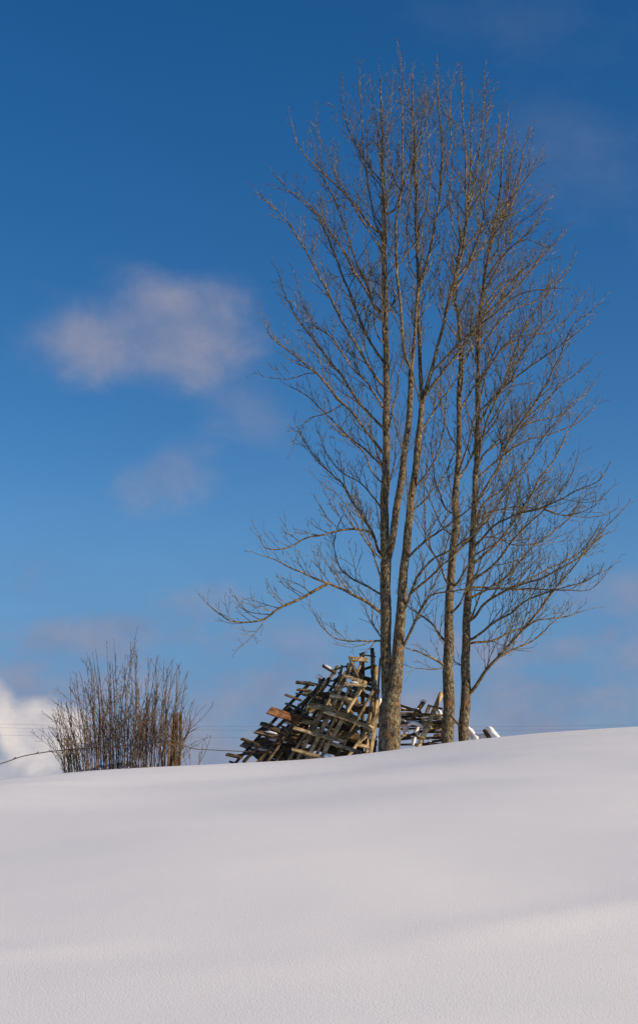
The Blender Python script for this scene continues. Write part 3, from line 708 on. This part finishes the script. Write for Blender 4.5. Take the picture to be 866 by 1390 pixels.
L_('board', 'dark peg end pointing left high on the left slope of the heap', (402, 926, 34.7), (427, 930, 34.5), 4.5, 3.2, DARKWOOD, 0.6, 0.18)
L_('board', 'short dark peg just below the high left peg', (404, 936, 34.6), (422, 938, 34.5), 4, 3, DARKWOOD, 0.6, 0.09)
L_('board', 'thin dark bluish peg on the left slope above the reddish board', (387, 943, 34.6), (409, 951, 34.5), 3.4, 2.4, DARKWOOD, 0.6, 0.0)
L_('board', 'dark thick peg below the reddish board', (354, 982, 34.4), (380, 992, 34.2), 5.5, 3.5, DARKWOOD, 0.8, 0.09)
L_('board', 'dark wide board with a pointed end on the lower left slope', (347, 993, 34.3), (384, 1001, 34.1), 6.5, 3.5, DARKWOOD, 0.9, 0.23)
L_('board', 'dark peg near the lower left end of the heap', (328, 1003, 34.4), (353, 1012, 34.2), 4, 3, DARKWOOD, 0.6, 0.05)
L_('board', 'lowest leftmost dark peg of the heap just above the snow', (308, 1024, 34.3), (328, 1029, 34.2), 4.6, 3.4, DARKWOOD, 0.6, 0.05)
for lab, a, b, w, mt in (
    ('outermost pole of the heap, low on the far left slope, running up right', (330, 1035, 34.3), (428, 938, 34.9), 5, DARKWOOD),
    ('dark pole of the heap ending just left of the reddish board top, running up right', (362, 1035, 34.0), (446, 921, 34.6), 5, DARKWOOD),
    ('brown pole leaning through the left half of the heap under the tan board', (390, 1034, 33.95), (461, 930, 34.4), 5, WOOD),
    ('pale pole leaning through the centre of the heap left of the long sunlit rail', (403, 1033, 33.9), (470, 912, 34.4), 5.5, PALEWOOD),
    ('pale pole leaning right of the long sunlit rail through the heart of the heap', (427, 1030, 33.8), (489, 903, 34.3), 4.5, WOOD),
    ('brown pole leaning from the foot of the heap to the upright dark posts', (456, 1028, 33.9), (506, 938, 34.2), 5, WOOD)):
    o = stick('pole', P(*a), P(*b), plen(w), plen(w * .9), mt, None, 0, True); tag(o, lab, 'pole', 'single poles leaning in the heap')
# jumbled planks, mostly dark, added inside the heap to darken its interior
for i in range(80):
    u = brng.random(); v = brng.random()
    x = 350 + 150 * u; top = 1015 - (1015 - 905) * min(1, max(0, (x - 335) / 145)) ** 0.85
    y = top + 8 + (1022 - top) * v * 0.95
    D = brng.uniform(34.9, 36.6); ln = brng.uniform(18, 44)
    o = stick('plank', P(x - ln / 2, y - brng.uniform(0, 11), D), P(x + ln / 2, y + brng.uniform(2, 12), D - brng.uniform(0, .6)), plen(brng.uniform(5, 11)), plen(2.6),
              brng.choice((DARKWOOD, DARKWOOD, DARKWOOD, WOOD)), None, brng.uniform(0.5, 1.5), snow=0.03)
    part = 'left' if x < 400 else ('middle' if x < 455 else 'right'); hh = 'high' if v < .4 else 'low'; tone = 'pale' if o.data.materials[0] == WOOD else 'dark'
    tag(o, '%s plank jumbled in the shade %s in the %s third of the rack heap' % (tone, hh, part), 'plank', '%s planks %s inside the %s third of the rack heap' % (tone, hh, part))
# dark crooked tops above the heap's crown
for lab, a, b, w in (('dark crooked stake end rising at the very top of the heap', (505, 915, 34.9), (505, 880, 34.95), 5), ('short dark stake end left of the crooked top stake', (489, 905, 34.7), (490, 887, 34.7), 4),
                     ('dark stake end on the left shoulder of the heap', (459, 930, 34.6), (464, 904, 34.6), 4.5), ('dark stake end above the left slope of the heap', (429, 950, 34.7), (435, 920, 34.8), 4.5),
                     ('thin stake between the heap and the forked trunk', (512, 960, 34.5), (516, 893, 34.6), 3)):
    o = stick('stake', P(*a), P(*b), plen(w), plen(w * .9), DARKWOOD, None, 0, True); tag(o, lab, 'stake', 'stake ends rising from the rack heap')

# right hand stack between the trunks
G2 = 'planks stacked flat between the tree trunks'
k = 0
for row in range(13):
    y = 1012 - row * 4.3
    for (x0, x1) in ((536, 572), (566, 602), (586, 606)):
        if row > 9 and x0 > 560: continue
        if row > 11: continue
        if brng.random() < 0.12: continue
        D = brng.uniform(34.5, 35.4); s = brng.uniform(-3, 4)
        o = stick('plank', P(x0 + brng.uniform(-4, 4), y + s * .5 - 1, D), P(x1 + brng.uniform(-5, 3), y - s * .5 + 1 - (x1 - 540) * 0.06, D + brng.uniform(-.5, .5)), plen(brng.uniform(5, 9)), plen(3.0),
                  brng.choice((DARKWOOD, DARKWOOD, WOOD, YELLOWWOOD if row < 2 else DARKWOOD)), None, brng.uniform(-.15, .15), snow=0.35 if row > 6 else 0.1)
        hl = 'lowest' if row < 4 else ('middle' if row < 8 else 'upper')
        tag(o, 'weathered plank in the %s layers stacked flat between the forked and the middle tree' % hl, 'plank', G2 + ', ' + hl + ' layers')
for row in range(6):      # posts' butt ends facing the viewer
    x = 540 + row * 10 + brng.uniform(-2, 2); y = 1010 - brng.uniform(0, 34)
    o = stick('plank', P(x, y, 34.3), P(x + 5, y - 1, 35.2), plen(6), plen(4), DARKWOOD, None, 0, snow=0.3)
    tag(o, 'dark plank of the flat stack pointing its butt end at the viewer', 'plank', 'planks of the flat stack seen end on')
def peg_pole():
    a, b = P(565, 1020, 34.0), P(599, 941, 34.25); r = empty('pegged_pole', a)
    tag(r, 'thick pale pole with cross pegs leaning right against the middle tree', 'pole')
    sh = stick('shaft', a, b, plen(8), plen(7), PALEWOOD, r, 0, True, bend=0.0)
    d = (b - a)
    for f in (0.22, 0.48, 0.74):
        c = a + d * f; stick('peg', c + Vector((-0.16, -0.09, 0.05)), c + Vector((0.16, -0.06, -0.02)), plen(3.2), plen(3), WOOD, r, 0, True)
peg_pole()
L_('log', 'short thick log end tilted up with a snow cap on top of the stacked planks', (560, 975, 34.6), (574, 954, 34.6), 9, 7, DARKWOOD, 0, 0.0, 'log', 'logs on the plank stack', True)
L_('log', 'small dark log end beside the snow-capped one on the plank stack', (577, 972, 34.5), (583, 957, 34.5), 6, 5, WOOD, 0, 0.0, 'log', 'logs on the plank stack', True)
L_('board', 'dark bluish board on the left top of the plank stack by the forked trunk', (538, 956, 34.3), (571, 967, 34.4), 6, 3, DARKWOOD, .3, 0.7, 'board', G2)
L_('board', 'snow-laden board across the top of the plank stack', (540, 968, 34.2), (592, 970, 34.4), 6, 3, DARKWOOD, .2, 0.5, 'board', G2)
L_('stick', 'thin dark stick crossing the foot of the middle tree', (603, 988, 33.5), (621, 979, 33.6), 3, 2.6, DARKWOOD, 0, 0, 'stick', 'sticks at the foot of the middle tree', True)
L_('stick', 'short dark stick leaning down right between the two right trunks', (610, 969, 33.55), (623, 985, 33.6), 3, 2.6, DARKWOOD, 0, 0, 'stick', 'sticks at the foot of the middle tree', True)
L_('board', 'board buried under thick snow just right of the rightmost trunk', (634, 990, 34.9), (652, 1012, 34.7), 8, 4, DARKWOOD, 0, 0.0, 'board', 'snow-covered timbers right of the trees')
L_('post', 'dark fallen post with a rounded snow cap right of the trees', (658, 992, 34.8), (670, 1010, 34.6), 6.5, 6, DARKWOOD, 0, 0.0, 'post', 'snow-covered timbers right of the trees', True)
def snowroll(path, w, D, lump=0.25):
    pts = [(P(x, y, D), ww * PXM / 2) for (x, y, ww) in path]; pr = resample(pts, 0.04)
    SNOWCAPS.tube([p for p, r in pr], [max(.004, r) for p, r in pr], 12, lump=lump * 1.6, lscale=9, squash=0.8)
snowroll([(632, 984, 2), (635, 989, 8), (640, 996, 12), (648, 1004, 12), (652, 1010, 10)], 8, 34.75, .5)
snowroll([(645, 1003, 4), (652, 999, 8), (660, 1001, 9), (664, 1006, 8)], 8, 34.85)
snowroll([(660, 988, 4), (664, 989, 9), (669, 995, 8.5), (675, 1001, 8), (680, 1008, 6)], 8, 34.6)
snowroll([(570, 953, 3), (574, 951.5, 6.5), (578, 954, 4)], 6, 34.6)
snowroll([(553, 985, 3), (560, 981, 8), (568, 984, 7), (574, 988, 4)], 6, 34.25)
snowroll([(560, 1012, 4), (562, 1003, 7), (565, 994, 7), (568, 984, 3)], 6, 34.5)
snowroll([(543, 975, 4), (548, 982, 9), (551, 992, 8), (549, 998, 4)], 6, 34.6)
snowroll([(512, 972, 3), (513, 963, 7), (515, 955, 6), (516, 948, 3)], 6, 34.3)
snowroll([(593, 962, 3), (596, 967, 6), (599, 970, 3)], 6, 34.2)
snowroll([(430, 922, 3), (433, 917, 6), (437, 921, 4)], 6, 34.6)
snowroll([(440, 1026, 4), (445, 1027, 7), (449, 1031, 6)], 6, 33.6)
for i in range(14):
    x = brng.uniform(345, 505); top = 1015 - 105 * min(1, max(0, (x - 335) / 145)) ** 0.85
    y = brng.uniform(top + 14, 1024); D = brng.uniform(34.6, 35.8); w = brng.uniform(2.5, 5); l = brng.uniform(6, 14)
    snowroll([(x - l, y - l * .15, 2), (x - l * .4, y - 1, w), (x + l * .4, y + 1, w), (x + l, y + l * .2, 2)], 6, D)
# ------------------------------------------------------------------ shrub
srng = random.Random(3)
bs = P(165, 1044, 34.2); shrub = empty('leafless_shrub', (bs.x, bs.y, terrain(bs.x, bs.y)))
tag(shrub, 'wide leafless shrub with dozens of upright whippy stems on the left of the crest', 'shrub')
def top_env(x):
    e = [(62, 990), (80, 950), (100, 905), (125, 880), (155, 868), (180, 870), (205, 880), (225, 890), (250, 905), (265, 935), (275, 985)]
    for (a, b), (c, d) in zip(e, e[1:]):
        if a <= x <= c: return b + (d - b) * (x - a) / (c - a)
    return 1000
for i in range(96):
    f = (i + srng.uniform(-.5, .5)) / 95; bx = 92 + f * 150
    D = 34.2 + srng.uniform(-.6, .7)
    tx = 165 + (bx - 165) * srng.uniform(1.05, 1.5) + srng.uniform(-14, 14); tx = max(70, min(264, tx))
    ty = top_env(tx) - 6 + abs(srng.gauss(0, 34)) + (0 if srng.random() < .8 else 45)
    ty = min(ty, 1005)
    p0 = P(bx, 1045, D); p0.z = terrain(p0.x, p0.y) - 0.15
    p2 = P(tx, ty, D + srng.uniform(-.6, .6))
    out = (tx - bx) * PXM
    p1 = p0.lerp(p2, 0.5) + Vector((-out * 0.16 + srng.uniform(-.06, .06), srng.uniform(-.06, .06), 0))
    q1 = p0.lerp(p1, .5) + Vector((srng.uniform(-.03, .03), 0, 0)); q2 = p1.lerp(p2, .5) + Vector((srng.uniform(-.05, .05) - out * .06, 0, 0))
    w = srng.uniform(0.008, 0.016)
    pr = resample([(p0, w), (q1, w * .9), (p1, w * .75), (q2, w * .55), (p2, .0045)], 0.10)
    m = MB(); pts = [p for p, r in pr]; m.tube(pts, [r for p, r in pr], 5)
    n = len(pts); az = srng.uniform(0, 6)
    for j in range(int(n * 0.22), n - 1):
        if srng.random() < 0.20:
            dd = (pts[j + 1] - pts[j]).normalized(); a = dd.orthogonal().normalized(); b = dd.cross(a); az += math.pi + srng.uniform(-1, 1)
            ang = R(srng.uniform(12, 34)); nd = dd * math.cos(ang) + (a * math.cos(az) + b * math.sin(az)) * math.sin(ang)
            l = srng.uniform(.15, .8) * (1 - .5 * j / n)
            grow(m, pts[j], nd, l, 0.0058, 2 if srng.random() < .45 else 3, srng, 0.05)
    for q in range(1 + (srng.random() < .4)):                 # forks near the ground
        jj = max(1, int(n * srng.uniform(.04, .3))); dd = (pts[jj + 1] - pts[jj]).normalized()
        side = Vector((srng.uniform(-1, 1) + out * .5, srng.uniform(-1, 1), 0)).normalized(); ang = R(srng.uniform(5, 17))
        grow(m, pts[jj], dd * math.cos(ang) + side * math.sin(ang), (pts[-1] - pts[jj]).length * srng.uniform(.45, .92), w * .55, 2, srng, 0.012)
    m.build('stem', SHRUB, shrub)
# moss-covered old fence post in the shrub
fp = P(236, 1046, 34.1); fpost = stick('fence_post', Vector((fp.x - .02, fp.y, terrain(fp.x, fp.y) - .3)), P(239, 969, 34.1), plen(9), plen(8), MOSSY, None, 0, True)
tag(fpost, 'leaning lichen-covered wooden fence post at the right side of the leafless shrub', 'fence post')
fp2 = stick('old_stake', Vector((P(243, 1044, 33.9).x, 33.9, gz(P(243, 1044, 33.9)) - .2)), P(246, 966, 33.9), plen(3.6), plen(3.2), MOSSY, None, 0, True)
tag(fp2, 'thinner brown stake standing directly right of the lichen-covered post', 'stake')
# loose shoots right of the shrub
m = MB()
for (x0, y0, x1, y1) in ((262, 1042, 287, 998), (264, 1042, 276, 1008), (259, 1042, 252, 1012), (266, 1042, 270, 1025), (256, 1044, 240, 1010)):
    a = P(x0, y0, 34.0); a.z = gz(a) - .1; b = P(x1, y1, 34.0)
    mid = a.lerp(b, .5) + Vector((.05, 0, -.02)); m.tube([p for p, r in resample([(a, 0), (mid, 0), (b, 0)], .08)], [0.009 - 0.004 * i / 12 for i in range(len(resample([(a, 0), (mid, 0), (b, 0)], .08)))], 4)
    grow(m, mid, (b - a).normalized().lerp(UP, .3), .3, .005, 2, srng, .1)
s0 = P(262, 1040, 34.0); sh = m.build('small_shoots', SHRUB, None, origin=(s0.x, s0.y, gz(s0)))
tag(sh, 'few thin bare shoots poking out of the snow between shrub and heap', 'shoots')
# snow caught in the foot of the shrub
for i in range(16):
    x = 118 + i * 6.2 + srng.uniform(-2, 2); y = 1043 - srng.uniform(0, 10) * math.sin(math.pi * (i + .5) / 16) - (x - 118) * .03
    snowroll([(x - 9, y + 6, 3), (x - 3, y + 3, 6), (x + 4, y + 4, 6), (x + 9, y + 7, 3)], 8, 34.9 + srng.uniform(-.1, .3))
sc_o = SNOWCAPS.build('snow', SNOW); tag(sc_o, 'lumps of snow caught on the timbers and in the foot of the shrub', 'snow', kind='stuff')

# ------------------------------------------------------------------ wires
def wire(name, label, pts, r, mat, cat, group, knots=()):
    w = MB(); pr = resample([(p, r) for p in pts], max(0.15, (pts[1] - pts[0]).length / 12)); w.tube([p for p, _ in pr], [x for _, x in pr], 6)
    for kx in knots:
        c = pr[int(kx * (len(pr) - 1))][0]; w.tube([c + Vector((-.02, 0, -.01)), c + Vector((0, 0, .012)), c + Vector((.02, 0, .045))], [r * 1.5, r * 1.7, r * .5], 5)
    o = w.build(name, mat); tag(o, label, cat, group); return o
wire('fence_wire', 'rusty fence wire sagging from the left edge into the shrub', [P(-160, 1062, 33.0), P(-60, 1050, 33.2), P(0, 1037, 33.4), P(30, 1027, 33.5), P(62, 1021, 33.6), P(90, 1018, 33.65), P(160, 1013, 33.65), P(238, 1005, 33.62)],
     0.011, WIRE, 'wire', 'wires of the old fence', (.22, .34, .43, .5, .6, .7))
wire('fence_wire', 'dark fence wire running from the old post to the rack heap', [P(238, 1008, 33.62), P(262, 1016, 33.8), P(290, 1018, 34.0), P(330, 1020, 34.2), P(352, 1021, 34.3)], 0.010, WIRE, 'wire', 'wires of the old fence')
DP = 150.0
def pole(label, x):
    b = Vector((x, DP, terrain(x, DP))); z1 = P(433, 976, DP).z
    r = empty('utility_pole', b); tag(r, label, 'utility pole', 'utility poles carrying the overhead lines')
    stick('shaft', b - Vector((0, 0, 1)), Vector((x, DP, z1 + .6)), .3, .3, DARKWOOD, r, 0, True); stick('crossarm', Vector((x, DP - 1.2, z1 - .2)), Vector((x, DP + 1.2, z1 - .2)), .16, .14, DARKWOOD, r)
    return r
XL, XR = P(-330, 1000, DP).x, P(1220, 1000, DP).x
pole('dark wooden utility pole left of the view at the end of the overhead lines', XL); pole('dark wooden utility pole right of the view at the end of the overhead lines', XR)
for i, (yl, lab) in enumerate(((984, 'topmost of the thin overhead lines behind the shrub and the heap'), (989, 'middle one of the thin overhead lines behind the shrub and the heap'), (999, 'lowest of the thin overhead lines behind the shrub and the heap'))):
    D = DP + (-1.1, 0, 1.1)[i]
    wire('overhead_line', lab, [Vector((XL, D, P(0, yl - 9, D).z)), P(60, yl, D), P(300, yl + 2, D), P(560, yl + 3, D), P(866, yl, D), Vector((XR, D, P(0, yl - 9, D).z))], 0.0085, CABLE, 'cable', 'overhead lines crossing behind the hill')
